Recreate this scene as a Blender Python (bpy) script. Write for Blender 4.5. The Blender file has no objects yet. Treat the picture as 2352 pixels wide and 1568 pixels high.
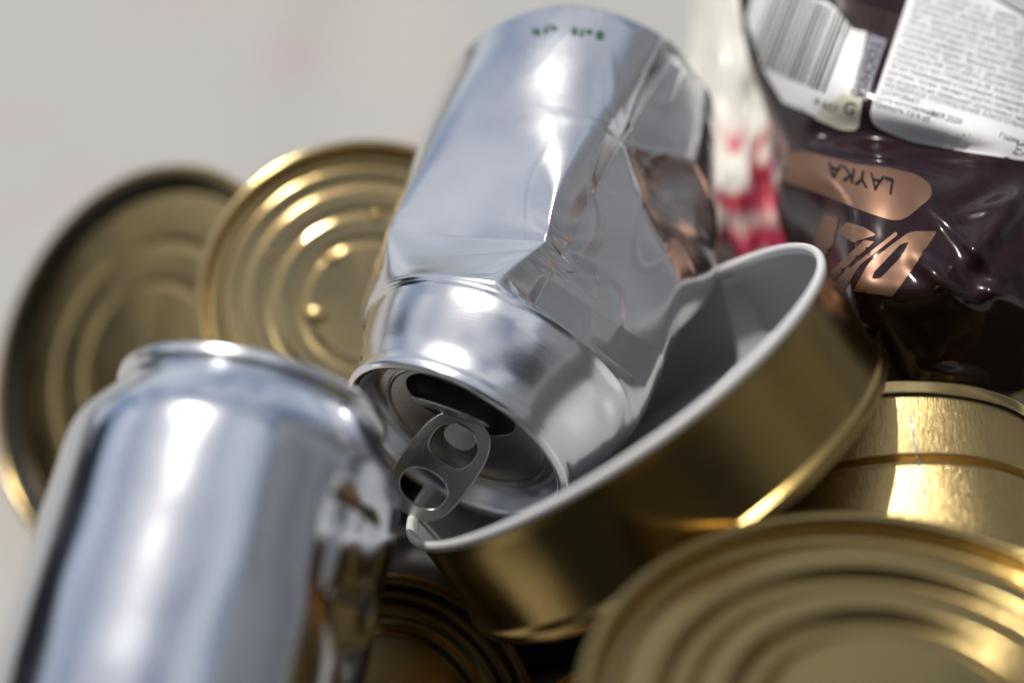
import bpy, bmesh, math, random
from mathutils import Vector, Matrix, noise
from mathutils.bvhtree import BVHTree

random.seed(7)
R = math.radians
CM = 0.01
scene = bpy.context.scene
COL = scene.collection

# ------------------------------------------------------------------ camera, sky, sun, exposure
PITCH = R(41.0)
CAM_Z = 33.0                       # centimetres above the table
LENS = 50.0
IW, IH = 2352.0, 1568.0            # measuring frame
K = IW * LENS / 36.0
RIGHT = Vector((1, 0, 0))
UP = Vector((0, math.sin(PITCH), math.cos(PITCH)))
FWD = Vector((0, math.cos(PITCH), -math.sin(PITCH)))
EYE = Vector((0, 0, CAM_Z))

cam_d = bpy.data.cameras.new('camera')
cam = bpy.data.objects.new('camera', cam_d)
COL.objects.link(cam)
cam.location = EYE * CM
cam.rotation_euler = (math.pi / 2 - PITCH, 0, 0)
cam_d.lens = LENS
cam_d.sensor_width = 36
cam_d.clip_start = 0.01
cam_d.clip_end = 500
cam_d.dof.use_dof = True
cam_d.dof.focus_distance = 30.6 * CM
cam_d.dof.aperture_fstop = 3.4
scene.camera = cam

SUN_DIR = Vector((-0.29, 0.19, 0.93)).normalized()
world = bpy.data.worlds.new('World')
scene.world = world
world.use_nodes = True
wn = world.node_tree
sky = wn.nodes.new('ShaderNodeTexSky')
sky.sky_type = 'NISHITA'
sky.sun_disc = False
sky.sun_elevation = math.asin(SUN_DIR.z)
sky.sun_rotation = math.atan2(SUN_DIR.x, SUN_DIR.y)
sky.air_density = 1.0
sky.dust_density = 2.5
sky.ozone_density = 1.0
bg = wn.nodes['Background']
bg.inputs['Strength'].default_value = 0.085
wtc = wn.nodes.new('ShaderNodeTexCoord')
wnz = wn.nodes.new('ShaderNodeTexNoise')
wnz.inputs['Scale'].default_value = 2.6; wnz.inputs['Detail'].default_value = 5; wnz.inputs['Roughness'].default_value = .55
wmr = wn.nodes.new('ShaderNodeMapRange')
wmr.inputs['From Min'].default_value = .42; wmr.inputs['From Max'].default_value = .60
wmr.inputs['To Max'].default_value = .85
wmx = wn.nodes.new('ShaderNodeMix'); wmx.data_type = 'RGBA'
wmx.inputs[7].default_value = (9.6, 9.9, 10.4, 1)
wn.links.new(wtc.outputs['Generated'], wnz.inputs['Vector'])
wn.links.new(wnz.outputs[0], wmr.inputs['Value'])
wn.links.new(wmr.outputs[0], wmx.inputs[0])
wn.links.new(sky.outputs[0], wmx.inputs[6])
wn.links.new(wmx.outputs[2], bg.inputs[0])

sun_d = bpy.data.lights.new('sun', 'SUN')
sun_d.energy = 4.0
sun_d.angle = R(0.5)
sun_d.color = (1.0, 0.95, 0.87)
sun = bpy.data.objects.new('sun', sun_d)
COL.objects.link(sun)
sun.rotation_euler = SUN_DIR.to_track_quat('Z', 'Y').to_euler()
sun.location = (0, 0, 3)

vs = scene.view_settings
vs.view_transform = 'Standard'
vs.look = 'None'
vs.exposure = -0.18
vs.gamma = 1.0
vs.use_curve_mapping = False
scene.cycles.use_denoising = True
scene.cycles.max_bounces = 14
scene.cycles.glossy_bounces = 10
scene.cycles.sample_clamp_indirect = 6.0
scene.cycles.caustics_reflective = True


# ------------------------------------------------------------------ helpers
def W(px, py, d):
    """world point (cm) seen at measuring-frame pixel px,py at depth d cm"""
    return EYE + RIGHT * ((px - IW / 2) / K * d) + UP * (-(py - IH / 2) / K * d) + FWD * d


def wdir(x, y, z):
    return (RIGHT * x + UP * y - FWD * z).normalized()


def pix_ray(px, py):
    return (RIGHT * ((px - IW / 2) / K) + UP * (-(py - IH / 2) / K) + FWD).normalized()


def tag(o, label=None, cat=None, group=None, kind=None):
    if label: o['label'] = label
    if cat: o['category'] = cat
    if group: o['group'] = group
    if kind: o['kind'] = kind
    return o


def make_obj(name, verts, faces, mat, parent=None, smooth=True):
    me = bpy.data.meshes.new(name)
    me.from_pydata([tuple(Vector(v) * CM) for v in verts], [], faces)
    me.update()
    if smooth:
        me.polygons.foreach_set('use_smooth', [True] * len(me.polygons))
    me.materials.append(mat)
    o = bpy.data.objects.new(name, me)
    COL.objects.link(o)
    if parent:
        o.parent = parent
    return o


def frame_from(axis, hint):
    """rotation whose local z is axis and whose local x is as near hint as possible"""
    z = axis.normalized()
    x = (hint - z * hint.dot(z)).normalized()
    y = z.cross(x)
    return Matrix((x, y, z)).transposed()


class Root:
    """an Empty at the base of a thing; loc in cm"""
    def __init__(self, name, loc, rot, label, cat, group=None):
        self.o = bpy.data.objects.new(name, None)
        COL.objects.link(self.o)
        self.o.empty_display_size = 0.02
        self.loc = Vector(loc)
        self.rot = rot
        self.inv = rot.transposed()
        self.o.matrix_world = Matrix.Translation(self.loc * CM) @ rot.to_4x4()
        tag(self.o, label, cat, group)

    def local(self, w):
        return self.inv @ (Vector(w) - self.loc)

    def world(self, l):
        return self.rot @ Vector(l) + self.loc

    def hit_cyl(self, px, py, r):
        """near-side hit of a camera ray on the cylinder of radius r about local z; the tangent point if it misses"""
        o = self.local(EYE)
        d = self.inv @ pix_ray(px, py)
        a = d.x * d.x + d.y * d.y
        b = o.x * d.x + o.y * d.y
        c = o.x * o.x + o.y * o.y - r * r
        q = max(b * b - a * c, 0)
        return o + d * ((-b - math.sqrt(q)) / a)


def fillet(pts, n=5):
    """polyline of (r, z[, radius]) with rounded corners"""
    out = []
    for i, p in enumerate(pts):
        rad = p[2] if len(p) > 2 else 0
        P = Vector((p[0], p[1]))
        if i == 0 or i == len(pts) - 1 or rad <= 0:
            out.append((P.x, P.y)); continue
        A = Vector(pts[i - 1][:2]); B = Vector(pts[i + 1][:2])
        t = min(rad, (A - P).length * .48, (B - P).length * .48)
        a = P + (A - P).normalized() * t
        b = P + (B - P).normalized() * t
        for k in range(n + 1):
            s = k / n
            q = a * (1 - s) ** 2 + P * 2 * s * (1 - s) + b * s * s
            out.append((q.x, q.y))
    return out


def revolve(prof, seg=160, wob=0.0, oval=(1, 1), fn=None):
    V, F = [], []
    idx = []
    for (r, z) in prof:
        if r < 1e-4:
            V.append((0, 0, z)); idx.append([len(V) - 1] * seg); continue
        row = []
        for k in range(seg):
            t = 2 * math.pi * k / seg
            p = Vector((r * math.cos(t) * oval[0], r * math.sin(t) * oval[1], z))
            if wob:
                p += noise.noise_vector(Vector((math.cos(t) * 1.3, math.sin(t) * 1.3, z * .3 + r * .2))) * wob
            if fn: p = fn(p)
            V.append(p); row.append(len(V) - 1)
        idx.append(row)
    for i in range(len(idx) - 1):
        a, b = idx[i], idx[i + 1]
        for k in range(seg):
            k2 = (k + 1) % seg
            f = [a[k], a[k2], b[k2], b[k]]
            g = []
            for q in f:
                if q not in g: g.append(q)
            if len(g) >= 3: F.append(g)
    return V, F


# ------------------------------------------------------------------ materials
def new_mat(name):
    m = bpy.data.materials.new(name)
    m.use_nodes = True
    return m, m.node_tree, m.node_tree.nodes['Principled BSDF']


def N(nt, kind, **kw):
    n = nt.nodes.new(kind)
    for k, v in kw.items():
        if hasattr(n, k): setattr(n, k, v)
        else: n.inputs[k].default_value = v
    return n


def metal(name, col, rough, rough_var=.08, grain=0.0, grain_scale=(300, 300, 12), wave=0.0, wave_scale=90, col2=None, scr=0.0):
    m, nt, b = new_mat(name)
    b.inputs['Metallic'].default_value = 1
    b.inputs['Base Color'].default_value = (*col, 1)
    tc = N(nt, 'ShaderNodeTexCoord')
    nz = N(nt, 'ShaderNodeTexNoise'); nz.inputs['Scale'].default_value = 45; nz.inputs['Detail'].default_value = 5
    nt.links.new(tc.outputs['Object'], nz.inputs['Vector'])
    mr = N(nt, 'ShaderNodeMapRange')
    mr.inputs['From Min'].default_value = .3; mr.inputs['From Max'].default_value = .7
    mr.inputs['To Min'].default_value = max(rough - rough_var, .02); mr.inputs['To Max'].default_value = rough + rough_var
    nt.links.new(nz.outputs[0], mr.inputs['Value'])
    nt.links.new(mr.outputs[0], b.inputs['Roughness'])
    if col2:
        n2 = N(nt, 'ShaderNodeTexNoise'); n2.inputs['Scale'].default_value = 28; n2.inputs['Detail'].default_value = 6
        nt.links.new(tc.outputs['Object'], n2.inputs['Vector'])
        mx = N(nt, 'ShaderNodeMix', data_type='RGBA')
        mx.inputs[6].default_value = (*col, 1); mx.inputs[7].default_value = (*col2, 1)
        nt.links.new(n2.outputs[0], mx.inputs[0])
        nt.links.new(mx.outputs[2], b.inputs['Base Color'])
    prev = None
    if wave:
        n3 = N(nt, 'ShaderNodeTexNoise'); n3.inputs['Scale'].default_value = wave_scale; n3.inputs['Detail'].default_value = 2
        nt.links.new(tc.outputs['Object'], n3.inputs['Vector'])
        bp = N(nt, 'ShaderNodeBump'); bp.inputs['Strength'].default_value = wave; bp.inputs['Distance'].default_value = .001
        nt.links.new(n3.outputs[0], bp.inputs['Height'])
        prev = bp
    if grain:
        mp = N(nt, 'ShaderNodeMapping'); mp.inputs['Scale'].default_value = grain_scale
        n4 = N(nt, 'ShaderNodeTexNoise'); n4.inputs['Scale'].default_value = 10; n4.inputs['Detail'].default_value = 4
        nt.links.new(tc.outputs['Object'], mp.inputs[0]); nt.links.new(mp.outputs[0], n4.inputs['Vector'])
        bp2 = N(nt, 'ShaderNodeBump'); bp2.inputs['Strength'].default_value = grain; bp2.inputs['Distance'].default_value = .0003
        nt.links.new(n4.outputs[0], bp2.inputs['Height'])
        if prev: nt.links.new(prev.outputs[0], bp2.inputs['Normal'])
        prev = bp2
    if prev: nt.links.new(prev.outputs[0], b.inputs['Normal'])
    return m


def paint(name, col, rough, spec=.5, coat=0.0, metallic=0.0, var=0.06, bump=0.0, bscale=200):
    m, nt, b = new_mat(name)
    tc = N(nt, 'ShaderNodeTexCoord')
    nz = N(nt, 'ShaderNodeTexNoise'); nz.inputs['Scale'].default_value = 60; nz.inputs['Detail'].default_value = 6
    nt.links.new(tc.outputs['Object'], nz.inputs['Vector'])
    mx = N(nt, 'ShaderNodeMix', data_type='RGBA')
    mx.inputs[6].default_value = (*[c * (1 - var) for c in col], 1)
    mx.inputs[7].default_value = (*[min(c * (1 + var), 1) for c in col], 1)
    nt.links.new(nz.outputs[0], mx.inputs[0]); nt.links.new(mx.outputs[2], b.inputs['Base Color'])
    b.inputs['Roughness'].default_value = rough
    b.inputs['Specular IOR Level'].default_value = spec
    b.inputs['Metallic'].default_value = metallic
    b.inputs['Coat Weight'].default_value = coat
    b.inputs['Coat Roughness'].default_value = .08
    if bump:
        n2 = N(nt, 'ShaderNodeTexNoise'); n2.inputs['Scale'].default_value = bscale; n2.inputs['Detail'].default_value = 3
        nt.links.new(tc.outputs['Object'], n2.inputs['Vector'])
        bp = N(nt, 'ShaderNodeBump'); bp.inputs['Strength'].default_value = bump; bp.inputs['Distance'].default_value = .0005
        nt.links.new(n2.outputs[0], bp.inputs['Height']); nt.links.new(bp.outputs[0], b.inputs['Normal'])
    return m


M_ALU = metal('bare_aluminium', (.89, .90, .92), .20, .06, grain=.06, grain_scale=(30, 30, 300), wave=.12, wave_scale=70, col2=(.76, .77, .79))
M_ALU_F = metal('smooth_aluminium', (.80, .84, .90), .16, .05, grain=.06, grain_scale=(30, 30, 300), wave=.10, wave_scale=60, col2=(.68, .72, .79))
M_ALU_SOFT = metal('satin_aluminium', (.84, .855, .88), .20, .05, wave=.12, wave_scale=60)
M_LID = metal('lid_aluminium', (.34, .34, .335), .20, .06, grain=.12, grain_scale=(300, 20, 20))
M_TAB = metal('tab_aluminium', (.44, .43, .415), .28, .06, grain=.15, grain_scale=(120, 120, 120))
M_GOLD = metal('gold_lacquered_tinplate', (.66, .50, .245), .12, .05, grain=.10, wave=.16, col2=(.56, .41, .18))
M_GOLD_SOFT = metal('satin_gold_tinplate', (.74, .53, .23), .16, .06, grain=.15, wave=.12, col2=(.50, .36, .15))
M_GOLD_LID = metal('lid_gold_tinplate', (.45, .335, .145), .19, .06, grain=.12, wave=.10, col2=(.36, .26, .10))
M_SHADED_TIN = metal('pile_shaded_tinplate', (.20, .145, .065), .20, .07, grain=.12, wave=.08, col2=(.11, .08, .035))  # gold darkened to carry the shade of the pile
M_RIM_SHADE = paint('black_rim_shade', (.018, .02, .016), .35, .4)  # shade colour for the recess inside the left tin's rim
M_GOLD_BR = metal('brushed_gold_tinplate', (.62, .47, .22), .33, .06, grain=.55, grain_scale=(420, 420, 40), col2=(.52, .38, .16))
M_GOLD_DK = metal('amber_tinplate', (.46, .325, .125), .20, .06, grain=.14, wave=.10, col2=(.36, .25, .085))
M_WHITE = paint('white_tin_rim', (.62, .63, .64), .42, .4, bump=.03)
M_LINING = paint('shaded_white_lining', (.31, .315, .32), .40, .4, bump=.03)  # white lining, greyed for the shade inside the tin
M_BROWN = paint('dark_brown_film', (.020, .009, .012), .19, .18, coat=.16, bump=.05, bscale=120)
M_COPPER = paint('copper_print', (.23, .13, .085), .45, .4, metallic=.65)
M_DIMPRINT = paint('dim_brown_print', (.10, .07, .055), .5, .3)
M_INK = paint('black_ink', (.015, .015, .018), .6, .08)
M_GREYINK = paint('grey_text_ink', (.10, .10, .11), .6, .2)
M_PAPER = paint('white_sticker_paper', (.82, .83, .84), .38, .4, coat=.15, bump=.03)
M_CREAM = paint('cream_label_print', (.66, .63, .52), .45, .4)
M_SLATE = paint('slate_label_print', (.22, .22, .26), .45, .4)
M_GREENINK = paint('dark_green_ink', (.02, .09, .06), .4, .4)


def table_mat():
    m, nt, b = new_mat('pale_grey_sheet')
    tc = N(nt, 'ShaderNodeTexCoord')
    n1 = N(nt, 'ShaderNodeTexNoise'); n1.inputs['Scale'].default_value = 5.0; n1.inputs['Detail'].default_value = 3
    nt.links.new(tc.outputs['Object'], n1.inputs['Vector'])
    cr = N(nt, 'ShaderNodeValToRGB')
    e = cr.color_ramp.elements
    e[0].position = .30; e[0].color = (.385, .355, .32, 1)
    e[1].position = .72; e[1].color = (.335, .352, .352, 1)
    x = cr.color_ramp.elements.new(.5); x.color = (.355, .355, .347, 1)
    nt.links.new(n1.outputs[0], cr.inputs[0])
    # faint pink prints
    n2 = N(nt, 'ShaderNodeTexNoise'); n2.inputs['Scale'].default_value = 14; n2.inputs['Detail'].default_value = 1
    nt.links.new(tc.outputs['Object'], n2.inputs['Vector'])
    mr = N(nt, 'ShaderNodeMapRange'); mr.inputs['From Min'].default_value = .57; mr.inputs['From Max'].default_value = .66
    nt.links.new(n2.outputs[0], mr.inputs['Value'])
    mu = N(nt, 'ShaderNodeMath', operation='MULTIPLY'); mu.inputs[1].default_value = .55
    nt.links.new(mr.outputs[0], mu.inputs[0])
    mx = N(nt, 'ShaderNodeMix', data_type='RGBA'); mx.inputs[7].default_value = (.40, .31, .32, 1)
    nt.links.new(mu.outputs[0], mx.inputs[0]); nt.links.new(cr.outputs[0], mx.inputs[6])
    nt.links.new(mx.outputs[2], b.inputs['Base Color'])
    b.inputs['Roughness'].default_value = .7
    n3 = N(nt, 'ShaderNodeTexNoise'); n3.inputs['Scale'].default_value = 260; n3.inputs['Detail'].default_value = 4
    nt.links.new(tc.outputs['Object'], n3.inputs['Vector'])
    bp = N(nt, 'ShaderNodeBump'); bp.inputs['Strength'].default_value = .2; bp.inputs['Distance'].default_value = .0006
    nt.links.new(n3.outputs[0], bp.inputs['Height']); nt.links.new(bp.outputs[0], b.inputs['Normal'])
    return m


M_TABLE = table_mat()
M_GROUND = paint('dark_ground', (.045, .045, .04), .9, .2, var=.3)

# ------------------------------------------------------------------ setting
V, F = [], []
n = 90
for j in range(n + 1):
    for i in range(n + 1):
        x = -110 + 220 * i / n; y = 5 + 145 * j / n
        z = noise.noise(Vector((x * .05, y * .05, 0))) * .25
        z -= 1.1 * math.exp(-((x + 7.2 + (y - 60) * .06) / .9) ** 2)          # a fold across the sheet
        V.append((x, y, z))
for j in range(n):
    for i in range(n):
        a = j * (n + 1) + i
        F.append((a, a + 1, a + n + 2, a + n + 1))
table = make_obj('tabletop', V, F, M_TABLE)
tag(table, 'pale grey sheet with faint pink patches under the pile of cans', 'surface', kind='structure')
g = make_obj('ground', [(-20000, -20000, -75), (20000, -20000, -75), (20000, 20000, -75), (-20000, 20000, -75)], [(0, 1, 2, 3)], M_GROUND, smooth=False)
tag(g, 'dark ground below the sheet', 'ground', kind='structure')


V, F = [], []
outl = [(140, 190), (140, -130), (-60, -130), (-240, -130), (-240, 150), (-265, 150), (-265, -155), (-60, -155), (165, -155), (165, 190)]  # outline of an added, out-of-view wall that blocks sky and darkens reflections
tops = [230, 230, 230, 95, 95, 95, 95, 230, 230, 230]
V = [(x, y, -75) for x, y in outl] + [(x, y, z) for (x, y), z in zip(outl, tops)]
no = len(outl)
F = [(i, (i + 1) % no, no + (i + 1) % no, no + i) for i in range(no)] + [tuple(no + k for k in q) for q in ((0, 1, 8, 9), (1, 2, 7, 8), (2, 3, 6, 7), (3, 4, 5, 6))]
def wall_mat():
    m, nt, b = new_mat('streaky_blocker')
    tc = N(nt, 'ShaderNodeTexCoord')
    mp = N(nt, 'ShaderNodeMapping'); mp.inputs['Scale'].default_value = (2.2, 2.2, .35)
    nz = N(nt, 'ShaderNodeTexNoise'); nz.inputs['Scale'].default_value = 2.2; nz.inputs['Detail'].default_value = 4
    cr_ = N(nt, 'ShaderNodeValToRGB')
    cr_.color_ramp.elements[0].position = .36; cr_.color_ramp.elements[0].color = (.12, .13, .145, 1)
    cr_.color_ramp.elements[1].position = .66; cr_.color_ramp.elements[1].color = (.46, .47, .49, 1)
    nt.links.new(tc.outputs['Object'], mp.inputs[0]); nt.links.new(mp.outputs[0], nz.inputs['Vector'])
    nt.links.new(nz.outputs[0], cr_.inputs[0]); nt.links.new(cr_.outputs[0], b.inputs['Base Color'])
    b.inputs['Roughness'].default_value = .8
    return m


blocker = make_obj('wall', V, F, wall_mat(), smooth=False)
blocker.data.materials.append(paint('dark_blocker', (.05, .052, .058), .8, .2, var=.25))
for k in range(1, 8): blocker.data.polygons[k].material_index = 1  # back and left faces darker, to deepen what the tins reflect
tag(blocker, 'unseen wall added right, behind and left to darken reflections in the cans', 'wall', kind='structure')


# ------------------------------------------------------------------ crushed beverage cans
def softplus(x, e):
    if x > 6 * e: return x
    if x < -6 * e: return 0.0
    return e * math.log1p(math.exp(x / e))


class Wedge:
    """push skin back, along -m, to the valley between two planes that share the line A-B"""
    def __init__(self, A, B, T, Q, k=1.0, e=.02, m=None, soft=.012):
        mid = (A + B) / 2
        self.m = m or Vector((mid.x, mid.y, 0)).normalized()
        self.A = A
        self.ab = (B - A).normalized()
        self.soft = soft
        self.k = k; self.e = e
        self.ns = []
        for X in (T, Q):
            if X is None: continue
            nn = (B - A).cross(X - A).normalized()
            if nn.dot(self.m) < 0: nn = -nn
            self.ns.append(nn)

    def __call__(self, P):
        if P.x * self.m.x + P.y * self.m.y < 0: return P
        t = min((P - self.A).dot(nn) / max(nn.dot(self.m), .15) for nn in self.ns)
        if t < -1.2: return P
        d = P - self.A
        e = self.e + self.soft * max(0.0, (d - self.ab * d.dot(self.ab)).length - .3)
        return P - self.m * (self.k * softplus(t, e))


def bump_fn(C, m, amp, rad, sq=1.0):
    def f(P):
        d = (P - C)
        q = d.length / rad
        return P + m * (amp * math.exp(-q * q))
    return f


def can_body(root, L, dents, post, seg=420, nz=300, r_body=3.3, mat=None, neck=None):
    prof = fillet([(2.50, .30), (2.50, .42, .08), (2.74, .42 - .30, .12), (2.70, .0)], 4)
    # neck, shoulder, body, base, as one skin from the rim to the dome
    base = [(2.72, .14, .06), (2.69, .34, .15), (2.76, .66, .3), (2.98, 1.18, .35), (3.13, 1.62, .2), (3.18, 1.90, .05), (3.20, 1.95, .04),
            (3.225, 2.0, .03), (3.235, 2.05, .04), (3.29, 2.16, .06), (r_body, 2.4, .0)]
    pr = fillet(neck or ([(2.66, .02)] + base), 5)
    zz = 2.0
    N_ = nz
    for i in range(1, N_ + 1):
        pr.append((r_body, 2.4 + (L - 1.0 - 2.4) * i / N_))
    pr += fillet([(r_body, L - .98), (r_body, L - .85, .25), (2.75, L - .12, .3), (2.45, L, .12), (2.25, L - .05, .1), (2.1, L - .45, .2), (1.2, L - 1.0, .5), (0.0, L - 1.15)], 5)

    def fn(p):
        p = Vector(p)
        fade = max(0.0, min(1.0, (p.z - 2.0) / .45))
        q = p.copy()
        for d in dents: q = d(q)
        p = p.lerp(q, fade)
        for d in post: p = d(p)
        return p
    V, F = revolve(pr, seg, fn=fn)
    return make_obj('body', V, F, mat or M_ALU, root.o)


# ---- centre can
LID = W(1092, 1040, 31.0)
AX = wdir(.238, .80, -.55)
centre = Root('beverage_can', LID, frame_from(AX, wdir(-.2, .3, .9)),
              'dented unprinted aluminium can with its pull tab showing, lid towards the viewer', 'can', 'crushed aluminium cans')
# local tilt of the neck and lid against the body
tilt_axis = centre.inv @ (AX.cross(wdir(.44, .735, -.515)).normalized())
TILT = AX.angle(wdir(.44, .735, -.515))
pivot = Vector((0, 0, 2.3))


def neck_tilt(P):
    s = max(0.0, min(1.0, (2.9 - P.z) / 1.3))
    s = s * s * (3 - 2 * s)
    return Matrix.Rotation(TILT * s, 3, tilt_axis) @ (P - pivot) + pivot


def C_(px, py, r=3.3): return centre.hit_cyl(px, py, r)


A = C_(884, 525); B = C_(1283, 560)
up_T = C_(1120, 215); low_Q = C_(1050, 650)
d1 = Wedge(A, B, up_T, low_Q, k=1.06, e=.022, soft=.05)
# right flank folds
B2 = C_(1290, 575); E2 = C_(1338, 800)
d2 = Wedge(B, E2 - Vector((E2.x, E2.y, 0)).normalized() * .3, C_(1278, 690), C_(1430, 690), k=1.0, e=.02)
A3 = C_(1300, 560); B3 = C_(1470, 215)
def sunk(P, dep): return P - Vector((P.x, P.y, 0)).normalized() * dep


X1 = sunk(C_(1432, 310), .34)
d3 = Wedge(B, X1, C_(1378, 350), C_(1520, 450), k=1.0, e=.02)
d5 = Wedge(X1, C_(1520, 120), C_(1450, 180), C_(1560, 260), k=1.0, e=.025)
d6 = Wedge(X1, sunk(C_(1560, 560), .2), C_(1540, 330), C_(1440, 520), k=1.0, e=.025)
A4 = C_(1345, 800); B4 = C_(1500, 800)
d4 = Wedge(A4, B4, C_(1420, 640), C_(1410, 905), k=1.0, e=.02)
fold_pt = C_(1545, 640)
m_fold = (centre.inv @ wdir(.85, -.1, .2))


def ridge(P):
    d = P - fold_pt
    q = (d.z / (1.5 if d.z < 0 else 3.2)) ** 2 + (d.xy.length / 1.3) ** 2
    return P + m_fold * (.75 * math.exp(-q))


wr_c = C_(1440, 900)


def wrinkles(P):
    d = P - wr_c
    q = (d.length / .8) ** 2
    if q > 8: return P
    w = math.exp(-q)
    out = Vector((P.x, P.y, 0)).normalized()
    th = math.atan2(P.y, P.x) * 3.3
    return P + out * (w * max(0, min(1, (P.z - 1.3) / .5)) * (.05 * math.sin(P.z * 7 + th * 3) + .03 * math.sin(P.z * 13 - th * 2)))


def big_noise(amp, fr, seed=0):
    def f(P):
        out = Vector((P.x, P.y, 0))
        if out.length < .5: return P
        out.normalize()
        s = max(0, min(1, (P.z - 1.6) / 1.5))
        return P + out * (amp * s * noise.noise(P * fr + Vector((seed, 0, 0))))
    return f


lat = centre.inv @ wdir(.93, .36, .1)
lat = Vector((lat.x, lat.y, 0)).normalized()
Bfan = B.copy()


def fan(P):
    d = P - Bfan
    L_ = d.length
    if L_ > 5 or P.z < Bfan.z - .3 or d.dot(lat) > .25: return P
    ph = math.atan2(d.z, d.xy.length)
    return P + Vector((P.x, P.y, 0)).normalized() * (.018 * math.sin(ph * 9 + .6) * math.exp(-(L_ / 3.0) ** 2) * min(1, L_ / .8))


X1s = X1.copy()


def fine(P):
    out = Vector((P.x, P.y, 0)).normalized()
    a = 0.0
    for C0, rad, amp, fr, ph0 in ((Bfan, 1.7, .014, 7, .3), (X1s, 1.9, .020, 5, 1.1), (A, 1.4, .014, 8, 2.0), (E2, 1.0, .016, 6, .5)):
        d = P - C0
        q = d.length / rad
        if q > 2.2: continue
        th = math.atan2(d.z, d.dot(lat))
        sec = max(0.0, .35 + noise.noise(Vector((math.cos(th) * 1.1, math.sin(th) * 1.1, ph0))) * 1.8)
        a += amp * sec * math.sin(fr * th + ph0 + 2.0 * q + 1.5 * math.sin(2 * th + ph0)) * min(1, q * 3.0) * math.exp(-q * q)
    s = max(0.0, min(1.0, (P.z - 2.1) / .5))
    rn = 1 - abs(noise.noise(Vector((P.x * .9, P.y * .9, P.z * .55)) + Vector((4, 2, 0)))) * 2
    side = max(0.0, min(1.0, P.dot(lat) / 2.4))
    a += .05 * side * max(0, rn - .72)
    return P + out * (a * s)


def taper(P):
    s = max(0.0, min(1.0, (P.z - 1.9) / 1.2))
    P = P + lat * (P.dot(lat) * .075 * s)
    w = max(0.0, -P.dot(lat) / 3.4) ** 1.4
    return Vector((P.x, P.y, P.z - 1.15 * w * max(0.0, P.z / 11.5) ** 4))


can_body(centre, 11.5, [d1, d3, d5, d6, d2, ridge], [fan, fine, wrinkles, big_noise(.08, .45, 3), taper, neck_tilt])


def tilted(o, base=None):
    """place a lid-side part in the tilted neck frame"""
    T = Matrix.Translation(pivot * CM) @ Matrix.Rotation(TILT, 4, tilt_axis) @ Matrix.Translation(-pivot * CM)
    o.matrix_basis = T @ (base or Matrix.Identity(4))
    return o


# rim (double seam) and lid with its opening
def seam_profile():
    return fillet([(2.66, .16), (2.735, .12, .05), (2.735, .02, .06), (2.62, -.04, .07), (2.46, .02, .07), (2.42, .30, .05), (2.34, .70, .12), (2.22, .74, .08), (2.16, .56, .08), (2.12, .54)], 5)


rimo = tilted(make_obj('rim', *revolve(seam_profile(), 200), M_ALU_SOFT, centre.o))


def curve_plate(name, loops, thick, bevel, mat, parent, z):
    """flat plate with holes: filled 2D curve, extruded and bevelled, turned into a mesh"""
    cu = bpy.data.curves.new(name, 'CURVE')
    cu.dimensions = '2D'; cu.fill_mode = 'BOTH'
    cu.extrude = thick * CM / 2; cu.bevel_depth = bevel * CM; cu.bevel_resolution = 3
    for lp in loops:
        sp = cu.splines.new('POLY')
        sp.points.add(len(lp) - 1)
        for i, (x, y) in enumerate(lp): sp.points[i].co = (x * CM, y * CM, 0, 1)
        sp.use_cyclic_u = True
    tmp = bpy.data.objects.new('tmp', cu)
    COL.objects.link(tmp)
    dg = bpy.context.evaluated_depsgraph_get()
    me = bpy.data.meshes.new_from_object(tmp.evaluated_get(dg))
    bpy.data.objects.remove(tmp); bpy.data.curves.remove(cu)
    me.name = name
    me.materials.clear(); me.materials.append(mat)
    me.polygons.foreach_set('use_smooth', [True] * len(me.polygons))
    o = bpy.data.objects.new(name, me)
    COL.objects.link(o); o.parent = parent
    o.location = (0, 0, z * CM)
    try: me.set_sharp_from_angle(angle=R(35))
    except Exception: pass
    return o


def superell(cx, cy, a, b, rot=0, n=64, p=2.0, egg=0.0):
    out = []
    for k in range(n):
        t = 2 * math.pi * k / n
        c, s = math.cos(t), math.sin(t)
        x = a * math.copysign(abs(c) ** (2 / p), c); y = b * math.copysign(abs(s) ** (2 / p), s)
        x *= 1 + egg * y / b
        out.append((cx + x * math.cos(rot) - y * math.sin(rot), cy + x * math.sin(rot) + y * math.cos(rot)))
    return out


# in the lid plane: direction (seen in the picture) of the tab and of the opening
def lid_dir(px, py):
    d = centre.inv @ wdir(px, -py, 0)
    d = Matrix.Rotation(-TILT, 3, tilt_axis) @ d
    return math.atan2(d.y, d.x)


ang_tab = lid_dir(-.56, .83)
ang_open = lid_dir(.30, -.95)
ca, sa = math.cos(ang_open), math.sin(ang_open)
hole = superell(ca * .84, sa * .84, 1.34, .92, ang_open + math.pi / 2, 80, 2.1)
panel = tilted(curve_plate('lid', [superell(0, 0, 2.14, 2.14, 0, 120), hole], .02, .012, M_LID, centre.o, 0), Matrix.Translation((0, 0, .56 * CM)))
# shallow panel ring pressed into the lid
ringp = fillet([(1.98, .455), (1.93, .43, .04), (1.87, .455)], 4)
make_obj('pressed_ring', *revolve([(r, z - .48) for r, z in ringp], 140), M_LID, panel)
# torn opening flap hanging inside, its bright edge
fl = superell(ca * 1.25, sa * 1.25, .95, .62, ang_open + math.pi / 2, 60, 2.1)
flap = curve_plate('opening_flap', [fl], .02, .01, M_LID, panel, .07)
flap.rotation_euler = (R(24) * -sa, R(24) * ca, 0)

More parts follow.
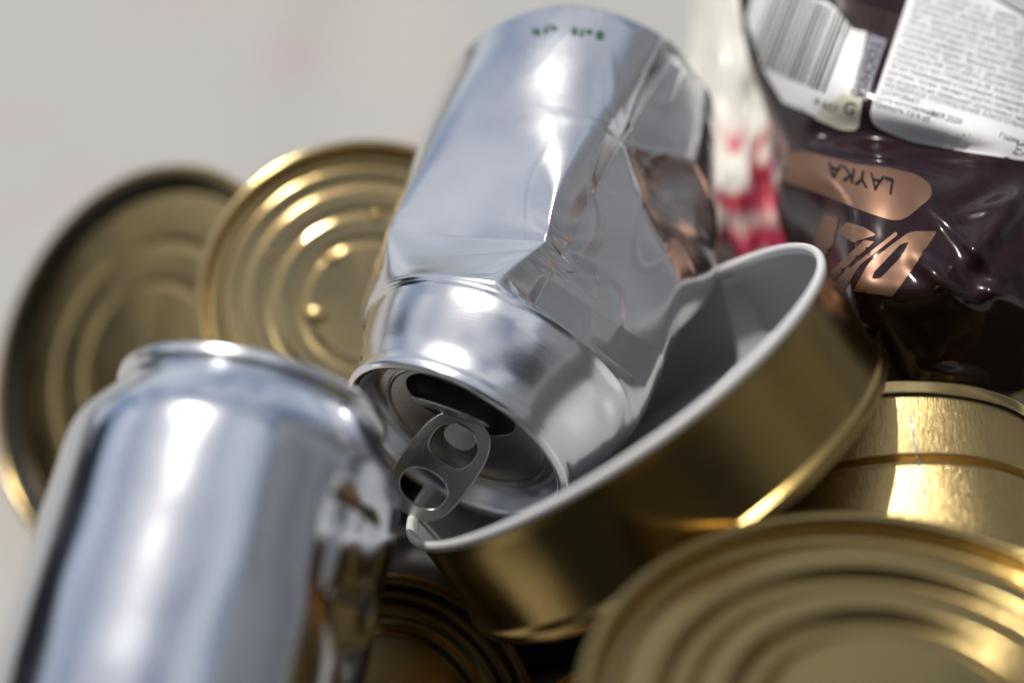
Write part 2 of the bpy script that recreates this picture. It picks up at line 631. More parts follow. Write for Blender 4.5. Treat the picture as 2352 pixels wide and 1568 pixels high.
# pull tab: local x = length from nose (0) to finger end
def tab_loops():
    n = 80
    outer = []
    Lt, Wd = 2.72, .80
    for k in range(n):
        t = 2 * math.pi * k / n
        c, s = math.cos(t), math.sin(t)
        x = Lt / 2 * math.copysign(abs(c) ** (2 / 3.0), c)
        y = (Wd + .03 * c) * math.copysign(abs(s) ** (2 / 2.9), s)
        outer.append((x + Lt / 2 - .50, y))
    h1 = superell(.28, 0, .47, .55, 0, 60, 2.7)
    h2 = superell(1.50, 0, .46, .58, 0, 60, 2.3)
    return [outer, h1, h2]


tab = curve_plate('pull_tab', tab_loops(), .022, .032, M_TAB, centre.o, 0)
LIFT = R(42)
tm = Matrix.Translation(Vector((math.cos(ang_tab) * -.12, math.sin(ang_tab) * -.12, .22)) * CM) @ Matrix.Rotation(ang_tab, 4, 'Z') @ Matrix.Rotation(LIFT, 4, 'Y')
tilted(tab, tm)
# rivet tongue inside the first hole
ton = curve_plate('rivet_tongue', [superell(.02, 0, .30, .34, 0, 40, 2.4)], .03, .02, M_TAB, tab, 0)
ton.rotation_euler = (0, R(-16), 0)
ton.location = (0, 0, .03 * CM)
riv = make_obj('rivet', *revolve(fillet([(.0, -.10), (.16, -.10, .05), (.2, .0, .04), (.2, .12)], 4), 48), M_TAB, tab)
riv.location = (0.05 * CM, 0, .14 * CM)


# ---- decals: shapes laid on a skin
def bvh_of(o, root):
    me = o.data
    vs = [root.world(Vector(v.co) / CM) for v in me.vertices]
    return BVHTree.FromPolygons(vs, [tuple(p.vertices) for p in me.polygons])


def lay(name, pts, faces, bvh, root, parent, mat, off=.012, smooth=True):
    """lay a flat drawing on a skin: each corner drops on to it along its line of sight"""
    out, ok = [], []
    for (px, py) in pts:
        dr = pix_ray(px, py)
        hit, nn, _, dist = bvh.ray_cast(EYE, dr)
        if hit is None: out.append(Vector((0, 0, 0))); ok.append(False); continue
        if nn.dot(dr) > 0: nn = -nn
        out.append(root.local(hit + nn * off)); ok.append(True)
    fs = [f for f in faces if all(ok[i] for i in f)]
    used = sorted({i for f in fs for i in f})
    mp = {i: k for k, i in enumerate(used)}
    o = make_obj(name, [out[i] for i in used], [[mp[i] for i in f] for f in fs], mat, parent, smooth)
    return o


def grid_fill(poly, step):
    """triangulate a 2D outline (px) with inner points every step px"""
    from mathutils.geometry import delaunay_2d_cdt
    loops = poly if isinstance(poly[0][0], (tuple, list)) else [poly]
    vs, es = [], []
    for lp in loops:
        s0 = len(vs); m = []
        for i in range(len(lp)):
            a = Vector(lp[i][:2]); b = Vector(lp[(i + 1) % len(lp)][:2])
            k = max(1, int((b - a).length / step))
            for q in range(k): m.append(a.lerp(b, q / k))
        vs += m
        es += [(s0 + i, s0 + (i + 1) % len(m)) for i in range(len(m))]
    x0 = min(v.x for v in vs); x1 = max(v.x for v in vs); y0 = min(v.y for v in vs); y1 = max(v.y for v in vs)

    def inside(p):
        c = False
        for lp in loops:
            j = len(lp) - 1
            for i in range(len(lp)):
                xi, yi = lp[i][:2]; xj, yj = lp[j][:2]
                if (yi > p[1]) != (yj > p[1]) and p[0] < (xj - xi) * (p[1] - yi) / (yj - yi) + xi: c = not c
                j = i
        return c
    y = y0 + step / 2
    row = 0
    while y < y1:
        x = x0 + step / 2 + (row % 2) * step / 2
        while x < x1:
            if inside((x, y)): vs.append(Vector((x, y)))
            x += step
        y += step; row += 1
    r = delaunay_2d_cdt(vs, es, [], 0, 1e-4)
    V2, F2 = r[0], r[2]
    F2 = [f for f in F2 if inside(((V2[f[0]].x + V2[f[1]].x + V2[f[2]].x) / 3, (V2[f[0]].y + V2[f[1]].y + V2[f[2]].y) / 3))]
    return [tuple(v) for v in V2], F2


def text_mesh(s, size, shear=0.0, spacing=1.0):
    cu = bpy.data.curves.new('t', 'FONT')
    cu.body = s; cu.size = size; cu.resolution_u = 3; cu.shear = shear; cu.space_character = spacing
    tmp = bpy.data.objects.new('t', cu); COL.objects.link(tmp)
    dg = bpy.context.evaluated_depsgraph_get()
    me = bpy.data.meshes.new_from_object(tmp.evaluated_get(dg))
    vs = [(v.co.x, v.co.y) for v in me.vertices]; fs = [tuple(p.vertices) for p in me.polygons]
    bpy.data.objects.remove(tmp); bpy.data.curves.remove(cu); bpy.data.meshes.remove(me)
    return vs, fs


cb = [o for o in centre.o.children if o.name.startswith('body')][0]
bvh_c = bvh_of(cb, centre)
# remains of green print round the far end, and a date stamp on the neck
pv, pf = [], []
for (x0, y0, w, h) in [(1222, 52, 20, 16), (1250, 47, 9, 18), (1262, 46, 18, 10), (1312, 50, 16, 18), (1332, 52, 10, 20), (1346, 54, 16, 12), (1368, 58, 20, 20)]:
    b0 = len(pv)
    v2, f2 = grid_fill(superell(x0 + w / 2, y0 + h / 2 + 14, w / 2, h / 2, .3, 20, 3), 8)
    pv += v2; pf += [tuple(b0 + i for i in f) for f in f2]
lay('green_print', pv, pf, bvh_c, centre, cb, M_GREENINK)
pv, pf = [], []
vs_, fs_ = text_mesh('29.07 21', 30)
for (x, y) in vs_: pv.append((852 - y * .95 + x * .10, 830 - x * .95))
pf = fs_
lay('date_stamp', [(p[0] - 22, p[1] + 0) for p in pv], pf, bvh_c, centre, cb, M_GREYINK)

# ---- front can
FLID = W(585, 925, 28.6)
FAX = wdir(.155, .88, -.43)          # towards its lid
front = Root('beverage_can', FLID, frame_from(-FAX, wdir(0, .3, .9)),
             'smooth aluminium can in the left foreground with a crumpled right side, lid facing away', 'can', 'crushed aluminium cans')


def F_(px, py, r=3.3): return front.hit_cyl(px, py, r)


f1 = Wedge(F_(742, 945), F_(745, 1345), F_(700, 1150), F_(905, 1110), k=1.0, e=.02)
f2 = Wedge(F_(760, 1040), F_(900, 1180), F_(800, 950), F_(740, 1340), k=1.0, e=.02)
f3 = Wedge(F_(742, 1362), F_(880, 1430), F_(830, 1285), F_(770, 1560), k=1.1, e=.02)
f4 = Wedge(F_(742, 1362), F_(690, 1600), F_(640, 1560), F_(905, 1600), k=1.05, e=.03)
f_w = F_(905, 1090)


def fwr(P):
    d = P - f_w
    q = (d.z / .9) ** 2 + ((d.x ** 2 + d.y ** 2) / .9)
    if q > 8: return P
    out = Vector((P.x, P.y, 0)).normalized()
    return P + out * (math.exp(-q) * (.07 + .012 * math.sin(P.z * 8)))


cr_a = F_(745, 1150); cr_b = F_(905, 1150)
th_a = math.atan2(cr_a.y, cr_a.x); th_b = math.atan2(cr_b.y, cr_b.x)


def creases(P):
    th = math.atan2(P.y, P.x)
    u = (th - th_a) / (th_b - th_a)
    if u < 0 or u > 1.6: return P
    w = math.exp(-((P.z - cr_a.z) / 1.5) ** 4) * min(1, u * 6)
    tri = .5 + .5 * math.sin(u * 11 + .5 * (P.z - cr_a.z))
    return P - Vector((P.x, P.y, 0)).normalized() * (.075 * w * tri)


can_body(front, 11.6, [f1, f2, f3, f4, creases, fwr], [big_noise(.05, .5, 9)], mat=M_ALU_F,
         neck=[(2.60, .18), (2.615, .30, .06), (2.68, .46, .12), (2.84, .68, .2), (3.14, 1.14, .25), (3.27, 1.45, .2), (3.3, 1.8, .2), (3.3, 2.4)])
make_obj('rim', *revolve(fillet([(2.55, .40), (2.64, .27, .05), (2.715, .22, .05), (2.715, .03, .06), (2.62, -.03, .06), (2.46, .02, .07), (2.42, .30, .05), (2.34, .60)], 5), 200), M_ALU_SOFT, front.o)
make_obj('lid', *revolve([(0, .48), (1.2, .48), (2.14, .48)], 96), M_LID, front.o)


# ------------------------------------------------------------------ gold tins
def tin_end_profile(r, ribs, depth=.42, ribh=.07):
    """outside of a seamed end: seam, countersink, panel with concentric ribs (z up = outwards)"""
    p = [(r - .02, -.30, .05), (r, -.26, .05), (r + .02, -.02, .06), (r - .06, .06, .06), (r - .20, .05, .06), (r - .26, -.05, .05), (r - .34, -depth, .1), (r - .55, -depth - .02, .1), (r - .70, -depth + .14, .08)]
    for (rr, w) in ribs:
        z = -depth + .14
        p += [(rr + w, z, .06), (rr + w * .55, z - ribh, .06), (rr - w * .3, z - ribh, .06), (rr - w, z + .0, .06)]
    p += [(0, -depth + .14)]
    return fillet(p, 4)


def tin(name_label, ctr, axis, r, h, ribs, m_end, m_wall, cat='tin', group='empty gold tins', depth=.42, ribh=.07, name='food_tin', wall_beads=(), band=False):
    """closed tin: ctr is the middle of the end turned to us, axis points out of that end"""
    rt = Root(name, ctr - axis * h, frame_from(axis, RIGHT), name_label, cat, group)
    z0 = h
    pe = [(a, b + z0) for a, b in tin_end_profile(r, ribs, depth, ribh)]
    make_obj('tin_end', *revolve(pe, 200, wob=.02), m_end, rt.o)
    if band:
        make_obj('rim_shade_band', *revolve([(r - .235, z0 + .03), (r - .29, z0 - .02), (r - .33, z0 - .15), (r - .40, z0 - depth + .08), (r - .45, z0 - depth + .045)], 200, wob=.02), M_RIM_SHADE, rt.o)  # near-black band paints the shade on the countersink wall
    wl = [(r - .10, z0 - .27, .03)]
    for zb, dep in wall_beads:
        wl += [(r - .10, z0 - zb + .12, .03), (r - .10 - dep, z0 - zb + .06, .04), (r - .10 - dep, z0 - zb - .06, .04), (r - .10, z0 - zb - .12, .03)]
    wl += [(r - .10, .28, .03)]
    make_obj('wall', *revolve(fillet(wl, 4), 200, wob=.02), m_wall, rt.o)
    pb = fillet([(r - .08, .30, .05), (r, .26, .05), (r + .02, .02, .06), (r - .2, 0, .06), (r - .3, .3, .08), (0, .3)], 4)
    make_obj('base', *revolve(pb, 160, wob=.02), m_wall, rt.o)
    return rt


# white-lined open tin under the centre can
TN = wdir(-.57, .80, .165)
TC = W(1398, 893, 30.9)
TR, TH = 5.35, 2.55
wt = Root('open_tin', TC - TN * TH, frame_from(TN, RIGHT),
          'open round gold tin with a white lined inside, tilted, holding the dented can', 'tin')
out_p = fillet([(TR - .06, TH - .12), (TR - .10, TH - .35, .1), (TR - .10, .36, .05), (TR - .04, .30, .04), (TR + .02, .26, .05), (TR + .03, .04, .07), (TR - .12, -.03, .07), (TR - .28, .04, .08), (TR - .36, .30, .1), (0, .30)], 5)
in_p = fillet([(TR - .14, TH - .12), (TR - .17, TH - .4, .1), (TR - .17, .62, .25), (TR - .5, .40, .12), (TR - 1.0, .40, .1), (TR - 1.1, .46, .05), (TR - 1.9, .46, .1), (TR - 2.0, .40, .05), (0, .40)], 5)
rim_p = fillet([(TR - .05, TH - .12), (TR + .0, TH - .12, .06), (TR + .035, TH + .02, .09), (TR - .06, TH + .10, .1), (TR - .16, TH + .02, .09), (TR - .15, TH - .14)], 6)
make_obj('wall', *revolve(out_p, 220, wob=.03), M_GOLD_DK, wt.o)
make_obj('lining', *revolve(in_p, 220, wob=.03), M_LINING, wt.o)
make_obj('rim', *revolve(rim_p, 220, wob=.03), M_WHITE, wt.o)

# left lid, leaning, facing right
LN = wdir(-.50, .20, .84)
tin('dark gold tin end with its rim shade painted black, standing on edge at far left', W(318, 835, 40.8), LN, 5.95, 2.4,
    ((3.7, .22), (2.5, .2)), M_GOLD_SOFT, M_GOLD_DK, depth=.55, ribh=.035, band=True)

# middle lid with embossed dots
MN = wdir(.11, .20, .97)
rt2 = tin('upright gold tin end with embossed marks leaning behind the dented can', W(846, 692, 37.2), MN, 4.45, 2.6,
          ((3.3, .2), (2.5, .15), (1.7, .15)), M_GOLD, M_GOLD_DK, depth=.30, ribh=.042)
for (x, y, s) in ((-.95, 1.2, .16), (-1.35, -.35, .22), (-2.6, 1.2, .10), (.2, 2.4, .12)):
    o = make_obj('embossed_dot', *revolve(fillet([(s * 1.4, -.02), (s, .06, .05), (s * .5, .11, .05), (0, .11)], 4), 32), M_GOLD, [c for c in rt2.o.children if c.name.startswith('tin_end')][0])
    o.location = Vector((x, y, 2.6 - .17)) * CM

# lying tin at the right, its brushed side lit
GA = wdir(-.01, .87, -.49)
gt = tin('brushed gold tin lying on its side under the crushed brown can', W(2012, 1130, 32.6) + GA * .9, GA, 3.8, 3.7, ((2.6, .2), (1.9, .2)),
    M_GOLD, M_GOLD_BR, wall_beads=((1.75, .26),))

gw = [c for c in gt.o.children if c.name.startswith('wall')][0]
SCR = [(2088, 950), (2093, 950), (2110, 1055), (2134, 1170), (2129, 1170), (2105, 1055)]
LATER = (gw, gt, SCR)

# big tin end at the bottom right, close to the lens
BN = wdir(.02, .85, .525)
tin('large upright gold tin with a ribbed end, nearest the viewer at bottom right', W(2085, 1650, 22.0), BN, 5.12, 3.0,
    ((3.55, .34), (2.45, .34)), M_GOLD_LID, M_GOLD_DK, depth=.35, ribh=.26)

# tin end, colour darkened for shade, at the bottom centre
tin('gold tin end with pile shade in its colour, at the bottom edge between the front can and large tin', W(880, 1700, 31.5), wdir(.30, .26, .92), 3.7, 7.0,
    ((2.6, .26),), M_SHADED_TIN, M_SHADED_TIN, depth=.4, ribh=.14)
tin('gold tin half hidden under the left side of the large ribbed tin', W(1560, 1850, 27.0), wdir(.03, .74, .67), 3.6, 8.0,
    ((2.7, .18),), M_GOLD_DK, M_GOLD_DK)
# tin rim at the right edge
tin('gold tin cut off by the right edge beside the crushed brown can', W(2503, 1030, 33.3), wdir(-.12, .35, .93), 3.06, 6.0,
    ((2.7, .2),), M_GOLD, M_GOLD_DK)


# ------------------------------------------------------------------ crushed brown can with stickers
NET = [
    [(1690, -70, 38.8), (1890, -65, 36.7), (2080, -55, 36.2), (2250, -18, 35.9), (2400, 55, 36.1), (2560, 140, 38)],
    [(1715, 90, 38.6), (1880, 80, 36.0), (2050, 100, 35.3), (2210, 150, 35.0), (2380, 210, 35.2), (2560, 280, 37)],
    [(1765, 220, 38.0), (1890, 215, 35.4), (2000, 230, 34.5), (2150, 275, 34.0), (2330, 320, 34.0), (2560, 380, 36)],
    [(1812, 322, 37.0), (1890, 322, 35.6), (2000, 322, 34.7), (2150, 352, 34.3), (2330, 385, 33.8), (2560, 450, 35.5)],
    [(1795, 430, 36.6), (1880, 425, 34.9), (1990, 425, 33.3), (2130, 450, 32.9), (2300, 500, 32.6), (2560, 560, 34.5)],
    [(1855, 570, 36.4), (1895, 585, 34.9), (1960, 590, 32.5), (2080, 610, 31.9), (2250, 640, 31.9), (2520, 700, 33)],
    [(1900, 690, 36.4), (1935, 695, 34.7), (1975, 695, 32.3), (2090, 705, 31.8), (2230, 735, 32.2), (2500, 790, 34.3)],
    [(1950, 830, 36.0), (1990, 880, 35.0), (2060, 905, 34.4), (2150, 915, 34.0), (2260, 905, 35.2), (2450, 905, 37)],
]


def cr(p0, p1, p2, p3, t):
    return 0.5 * ((2 * p1) + (p2 - p0) * t + (2 * p0 - 5 * p1 + 4 * p2 - p3) * t * t + (3 * p1 - p0 - 3 * p2 + p3) * t ** 3)


def cr_row(row, t):
    m = len(row) - 1
    i = min(int(t * m), m - 1); f = t * m - i
    g = lambda k: row[max(0, min(m, k))]
    return cr(g(i - 1), g(i), g(i + 1), g(i + 2), f)


NETV = [[Vector(p) for p in row] for row in NET]
RIDGES = [  # pixel line, height towards us (cm), width px
    ((2110, 590), (2215, 690), .45, 28), ((2235, 590), (2370, 420), .40, 30), ((1830, 335), (2300, 372), .22, 16),
    ((2170, 520), (2300, 420), -.30, 34),
    ((1860, 350), (1960, 470), .15, 22), ((2240, 740), (2352, 560), .3, 40),
    ((2120, 850), (2260, 862), .3, 14), ((2190, 500), (2330, 455), .22, 16), ((2140, 470), (2300, 640), .20, 18), ((1960, 345), (2200, 395), .14, 12), ((2260, 660), (2340, 700), .25, 20),
]


def seg_dist(p, a, b):
    ab = b - a
    t = max(0, min(1, (p - a).dot(ab) / ab.length_squared))
    return (p - (a + ab * t)).length, t


def brown_front(u, v):
    col = [cr_row(row, u) for row in NETV]
    p = cr_row(col, v)
    q = Vector((p.x, p.y))
    d = p.z
    for a, b, h, w in RIDGES:
        s, t = seg_dist(q, Vector(a), Vector(b))
        d -= .95 * h * math.exp(-(s / w) ** 2) * math.sin(math.pi * (.12 + .76 * t))
    lo = max(0, min(1, (q.y - 330) / 60))
    d += lo * (.07 * noise.noise(Vector((q.x * .008, q.y * .011, 3))) + .012 * noise.noise(Vector((q.x * .03, q.y * .03, 8))))
    d += (1 - lo) * .05 * noise.noise(Vector((q.x * .006, q.y * .006, 5)))
    return W(p.x, p.y, d - 1.7)


bc_c = W(2150, 520, 34.3)
brown = Root('crushed_can', bc_c - Vector((0, 0, 3.5)), Matrix.Identity(3),
             'crushed glossy dark brown can with copper lettering and white stickers at the right', 'can')
NU, NV = 150, 190
V, F = [], []
ix = {}
for j in range(NV + 1):
    for i in range(NU + 1):
        V.append(brown.local(brown_front(i / NU, j / NV))); ix[(0, i, j)] = len(V) - 1
for j in range(NV + 1):
    for i in range(NU + 1):
        if i in (0, NU) or j in (0, NV): ix[(1, i, j)] = ix[(0, i, j)]; continue
        u, v = i / NU, j / NV
        th = 4.2 * (math.sin(math.pi * u) ** .5) * (math.sin(math.pi * v) ** .5)
        p = V[ix[(0, i, j)]] + brown.inv @ (FWD * th + UP * -.25 * th)
        V.append(p); ix[(1, i, j)] = len(V) - 1
for s in (0, 1):
    for j in range(NV):
        for i in range(NU):
            f = [ix[(s, i, j)], ix[(s, i, j + 1)], ix[(s, i + 1, j + 1)], ix[(s, i + 1, j)]]
            F.append(f if s == 0 else f[::-1])
bb = make_obj('body', V, F, M_BROWN, brown.o)
bvh_b = bvh_of(bb, brown)


def P2(o, e1, e2, x, y): return (o[0] + e1[0] * x + e2[0] * y, o[1] + e1[1] * x + e2[1] * y)


def rounded(poly, rad, n=6):
    out = []
    for i, p in enumerate(poly):
        P = Vector(p); A = Vector(poly[i - 1]); B = Vector(poly[(i + 1) % len(poly)])
        rr = rad[i] if isinstance(rad, (list, tuple)) else rad
        if rr <= 0: out.append(tuple(P)); continue
        a = P + (A - P).normalized() * rr; b = P + (B - P).normalized() * rr
        for k in range(n + 1):
            s = k / n
            q = a * (1 - s) ** 2 + P * 2 * s * (1 - s) + b * s * s
            out.append((q.x, q.y))
    return out


# white text sticker
st_poly = rounded([(2098, -40), (2260, -14), (2395, 62), (2500, 150), (2520, 385), (2365, 372), (2230, 352), (2085, 325), (1990, 282)], [0, 0, 0, 0, 0, 40, 40, 40, 42])
stk = lay('text_sticker', *grid_fill(st_poly, 14), bvh_b, brown, brown.o, M_PAPER, .015)
lines = [
    (0, 'вкусом фруктов  кофе   ванили  эфирное масло'), (1, 'вода  питьевая  солод  светлый  «Layka Dream» '), (2, 'натуральные  ароматизаторы  хмель  экстракт'),
    (3, 'начального сусла 20,23 %  Алкоголь 7,0 % об.'), (4, '18,6 г. энергетическая ценность 74 ккал / 310'), (5, '100 мл продукции 30,8 мл в 440 мл продукции'),
    (6, 'сухом месте вдали от прямых солнечных лучей'), (7, 'упаковке хранению не подлежит  Изготовитель'), (8, 'фактический адрес:  Balmacassie  Commercial'),
    (9, 'Королевство  Импортер  и  организация  уполном.'), (10, 'территории РФ ЗАО «МПК» Россия 141009 Мыт'), (11, 'стройка д.2 тел +7(495)644-16-78  Алкоголь'),
    (12, '18 лет беременным и кормящим женщинам  лицам'), (13, 'системы  почек  печени и других органов пищевар'), (14, 'лет возраста не превышает допустимых значений'),
    (15, 'ЧРЕЗМЕРНОЕ УПОТРЕБЛЕНИЕ АЛКОГОЛЬНОЙ ПРОДУ'), (16, 'ЗДОРОВЬЮ!'), (17, 'Дата изготовления:'), (18, 'Крепость 7,0 % об.')]
e1 = Vector((.958, .287)); e2 = Vector((-.368, .93))
O = Vector((2112, -22))
tv, tf = [], []


def put_text(s, size, o, e1, e2, store):
    vs_, fs_ = text_mesh(s, 1.0)
    b0 = len(store[0])
    for x, y in vs_:
        store[0].append((o[0] + e1[0] * x * size - e2[0] * y * size, o[1] + e1[1] * x * size - e2[1] * y * size))
    store[1].extend(tuple(b0 + i for i in f) for f in fs_)


st = (tv, tf)
for k, s in lines:
    o = O + e2 * (k * 15.6 + 4)
    put_text(s, 15.5, o, e1, e2, st)
put_text('18.09.2020', 19, O + e2 * (17.15 * 15.6) + e1 * 118 + Vector((0, 3)), e1, e2, st)
put_text('Годен до:', 17, (2292, 316), e1, e2, st)
put_text('ЕАС', 34, (2322, 352), (.95, .25), (-.42, .92), st)
lay('printed_text', tv, tf, bvh_b, brown, stk, M_GREYINK, .022)

# barcode label, cream foot, slate strip
bl_poly = [(1735, -40), (1900, 5), (1925, 25), (1958, 68), (1992, 75), (1975, 150), (1952, 230), (1965, 262), (1955, 290), (1930, 292), (1870, 266), (1800, 235), (1748, 150), (1715, 40)]
lab = lay('barcode_label', *grid_fill(bl_poly, 12), bvh_b, brown, brown.o, M_PAPER, .015)
bars_v, bars_f = [], []
rb = random.Random(4)
x = 0.0
while x < 175:
    w = rb.choice((2, 2, 3, 4.5, 6)); gp = rb.choice((2.5, 3, 4, 6))
    y0 = -35 + x * .42; ln = 175
    top = (1782 + x * 1.0, y0); bot = (top[0] - 66, y0 + ln)
    q = [(top[0], top[1]), (top[0] + w, top[1] + w * .4), (bot[0] + w, bot[1] + w * .4), (bot[0], bot[1])]
    v2, f2 = grid_fill(q, 16)
    b0 = len(bars_v); bars_v += v2; bars_f += [tuple(b0 + i for i in f) for f in f2]
    x += w + gp
lay('barcode_bars', bars_v, bars_f, bvh_b, brown, lab, M_INK, .022)
st2 = ([], [])
put_text('4 607', 26, (1868, 238), (.9, .4), (-.38, .9), st2)
lay('barcode_digits', *st2, bvh_b, brown, lab, M_INK, .022)
foot = lay('cream_corner', *grid_fill(rounded([(1935, 215), (1982, 225), (1972, 300), (1935, 300), (1872, 272), (1880, 255)], [4, 8, 16, 16, 4, 4]), 9), bvh_b, brown, brown.o, M_CREAM, .019)
st2 = ([], [])
put_text('G', 40, (1934, 256), (.93, .35), (-.35, .93), st2)
lay('recycling_mark', *st2, bvh_b, brown, foot, M_INK, .026)
sl = lay('slate_strip', *grid_fill([(1996, 78), (2036, 92), (1990, 232), (1950, 222)], 10), bvh_b, brown, brown.o, M_SLATE, .015)
st2 = ([], [])
put_text('ТОСНISA', 33, (2003, 92), (-.30, .95), (-.95, -.30), st2)
lay('strip_text', *st2, bvh_b, brown, sl, M_INK, .024)
st2 = ([], [])
for k in range(7):
    put_text('состав продукта и способ', 11, (1935 - k * 2, 8 + k * 12), (.95, .26), (-.3, .95), st2)
lay('small_print', *st2, bvh_b, brown, bb, M_DIMPRINT, .015)

# copper pill with the name, upside down, and the big lettering
pill = rounded([(1800, 352), (1840, 345), (1962, 378), (2052, 388), (2122, 406), (2148, 447), (2068, 513), (2005, 494), (1881, 444), (1795, 414)], [10, 14, 30, 30, 30, 26, 30, 20, 30, 14])
pil = lay('copper_badge', *grid_fill(pill, 12), bvh_b, brown, brown.o, M_COPPER, .014)
st2 = ([], [])
put_text('LAYKA', 52, (2056, 416), (-.95, -.27), (.14, -.94), st2)
v2, f2 = st2
lay('badge_text', v2, f2, bvh_b, brown, pil, M_INK, .05)
# big letters as drawn outlines (they lie sheared on the crumpled skin)
D_o = [(2152, 532), (2090, 532), (1998, 600), (1960, 668), (2050, 680), (2098, 616)]
D_i = [(2088, 556), (2068, 562), (2008, 625), (2002, 642), (2022, 640), (2072, 588)]
R_o = [(2058, 532), (1985, 590), (1912, 650), (1890, 672), (1938, 672), (1975, 610), (2062, 540)]
E_s = [(1895, 492), (1870, 560), (1845, 600), (1880, 610), (1915, 560), (1928, 500)]
E2 = [(1945, 510), (1925, 535), (1962, 558), (2012, 540), (1985, 522)]
Rl = [(1985, 552), (1900, 632), (1892, 646), (1912, 644), (2008, 556)]
for nm, loops in (('letter_print', [rounded(D_o, [6, 14, 18, 6, 6, 6]), rounded(D_i, 6)]), ('letter_print', [rounded(R_o, 5)]), ('letter_print', [rounded(E_s, 5)]), ('letter_print', [rounded(E2, 5)]), ('letter_print', [rounded(Rl, 3)])):
    lay(nm, *grid_fill(loops, 9), bvh_b, brown, bb, M_COPPER, .014)


# ------------------------------------------------------------------ crumpled white and red wrapper
def wrapper_mat():
    m, nt, b = new_mat('white_wrapper_red_print')
    tc = N(nt, 'ShaderNodeTexCoord')
    sp = N(nt, 'ShaderNodeSeparateXYZ')
    uv = N(nt, 'ShaderNodeUVMap')
    nt.links.new(tc.outputs['UV'], sp.inputs[0])
    mpv = N(nt, 'ShaderNodeMapping'); mpv.inputs['Scale'].default_value = (3.0, 3.4, 1); mpv.inputs['Location'].default_value = (.35, .2, .6)
    nt.links.new(tc.outputs['UV'], mpv.inputs[0])
    wv = N(nt, 'ShaderNodeTexNoise'); wv.inputs['Scale'].default_value = 1.6; wv.inputs['Detail'].default_value = 0
    nt.links.new(mpv.outputs[0], wv.inputs['Vector'])
    sb = N(nt, 'ShaderNodeMath', operation='SUBTRACT'); sb.inputs[1].default_value = .5
    ab = N(nt, 'ShaderNodeMath', operation='ABSOLUTE')
    nt.links.new(wv.outputs[0], sb.inputs[0]); nt.links.new(sb.outputs[0], ab.inputs[0])
    t1 = N(nt, 'ShaderNodeMapRange'); t1.inputs['From Min'].default_value = .12; t1.inputs['From Max'].default_value = .05
    nt.links.new(ab.outputs[0], t1.inputs['Value'])
    mk = N(nt, 'ShaderNodeMapRange'); mk.inputs['From Min'].default_value = .40; mk.inputs['From Max'].default_value = .50
    nt.links.new(sp.outputs['Y'], mk.inputs['Value'])
    mu = N(nt, 'ShaderNodeMath', operation='MULTIPLY')
    nt.links.new(t1.outputs[0], mu.inputs[0]); nt.links.new(mk.outputs[0], mu.inputs[1])
    mx = N(nt, 'ShaderNodeMix', data_type='RGBA')
    mx.inputs[6].default_value = (.74, .73, .66, 1); mx.inputs[7].default_value = (.50, .05, .105, 1)
    nt.links.new(mu.outputs[0], mx.inputs[0]); nt.links.new(mx.outputs[2], b.inputs['Base Color'])
    b.inputs['Roughness'].default_value = .32
    b.inputs['Coat Weight'].default_value = .3
    b.inputs['Transmission Weight'].default_value = 0.0
    return m


M_WRAP = wrapper_mat()
WN = [
    [(1600, -80, 43), (1680, -90, 41.5), (1740, -90, 41.0), (1790, -60, 41.5)],
    [(1590, 60, 43), (1660, 70, 41), (1740, 60, 40.4), (1790, 80, 41)],
    [(1560, 200, 42.5), (1650, 210, 40.2), (1740, 200, 39.6), (1800, 220, 40.2)],
    [(1540, 340, 42), (1640, 350, 39.6), (1730, 330, 39.0), (1815, 330, 39.0)],
    [(1540, 470, 41.5), (1630, 470, 39.2), (1720, 460, 38.6), (1830, 460, 38.8)],
    [(1550, 600, 41), (1640, 600, 38.8), (1730, 600, 38.4), (1840, 600, 38.6)],
    [(1560, 720, 41), (1650, 720, 39), (1740, 720, 38.8), (1850, 720, 39)],
]
WNV = [[Vector(p) for p in row] for row in WN]
wr = Root('plastic_wrapper', W(1690, 640, 41) - Vector((0, 0, 2)), Matrix.Identity(3),
          'crumpled white plastic wrapper with red stripes wedged between the dented can and brown can', 'wrapper')
NU, NV = 70, 130
V, F, UVs = [], [], []
ix = {}
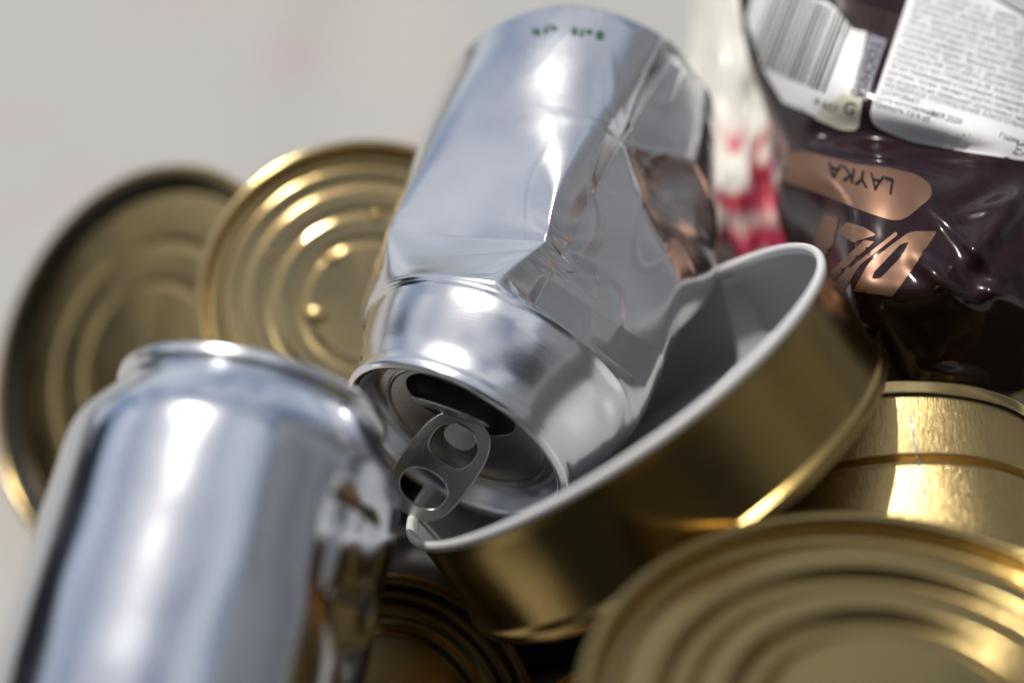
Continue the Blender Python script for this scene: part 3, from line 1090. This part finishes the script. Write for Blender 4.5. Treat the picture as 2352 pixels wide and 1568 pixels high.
for j in range(NV + 1):
    for i in range(NU + 1):
        u, v = i / NU, j / NV
        p = cr_row([cr_row(row, u) for row in WNV], v)
        d = p.z + .55 * noise.noise(Vector((u * 5, v * 4, 1))) + .35 * abs(noise.noise(Vector((u * 11, v * 7, 4)))) + .25 * math.sin(u * 26 + 3 * math.sin(v * 5)) * min(1, v * 1.5)
        e = .5 * noise.noise(Vector((v * 6, u * 2, 7)))
        V.append(wr.local(W(p.x + e * 40 * (1 if i in (0, NU) else .3), p.y, d))); ix[(0, i, j)] = len(V) - 1; UVs.append((u, v))
for j in range(NV + 1):
    for i in range(NU + 1):
        if i in (0, NU) or j in (0, NV): ix[(1, i, j)] = ix[(0, i, j)]; continue
        u, v = i / NU, j / NV
        V.append(V[ix[(0, i, j)]] + FWD * (.9 * math.sin(math.pi * u) * math.sin(math.pi * v) + .05)); ix[(1, i, j)] = len(V) - 1; UVs.append((u, v))
for s in (0, 1):
    for j in range(NV):
        for i in range(NU):
            f = [ix[(s, i, j)], ix[(s, i, j + 1)], ix[(s, i + 1, j + 1)], ix[(s, i + 1, j)]]
            F.append(f if s == 0 else f[::-1])
wo = make_obj('film', V, F, M_WRAP, wr.o)
uvl = wo.data.uv_layers.new(name='UVMap')
for lp in wo.data.loops: uvl.data[lp.index].uv = UVs[lp.vertex_index]


M_GAP_SHADE = paint('black_gap_shade', (.006, .0055, .005), .4, .12)
# near-black lump added to stand in for shade in gaps under the tins
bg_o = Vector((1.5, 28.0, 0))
gap_fill = Root('gap_shade_lump', bg_o, Matrix.Identity(3), 'crumpled near-black lump added as shade in the gaps underneath the tins', 'gap_fill')
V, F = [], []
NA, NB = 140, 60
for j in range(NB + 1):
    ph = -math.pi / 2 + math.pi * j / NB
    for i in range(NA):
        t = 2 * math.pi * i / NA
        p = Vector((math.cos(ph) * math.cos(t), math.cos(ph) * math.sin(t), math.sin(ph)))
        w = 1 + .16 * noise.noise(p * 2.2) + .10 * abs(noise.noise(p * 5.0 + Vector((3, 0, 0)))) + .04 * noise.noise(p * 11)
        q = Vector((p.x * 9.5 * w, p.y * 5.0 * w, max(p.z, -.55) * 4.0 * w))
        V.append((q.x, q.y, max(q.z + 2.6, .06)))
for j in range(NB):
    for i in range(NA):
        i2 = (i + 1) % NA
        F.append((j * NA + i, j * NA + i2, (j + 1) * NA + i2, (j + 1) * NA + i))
make_obj('film', V, F, M_GAP_SHADE, gap_fill.o)

gw, gt, SCR = LATER
lay('scratch', *grid_fill(SCR, 6), bvh_of(gw, gt), gt, gw, M_ALU, .008)
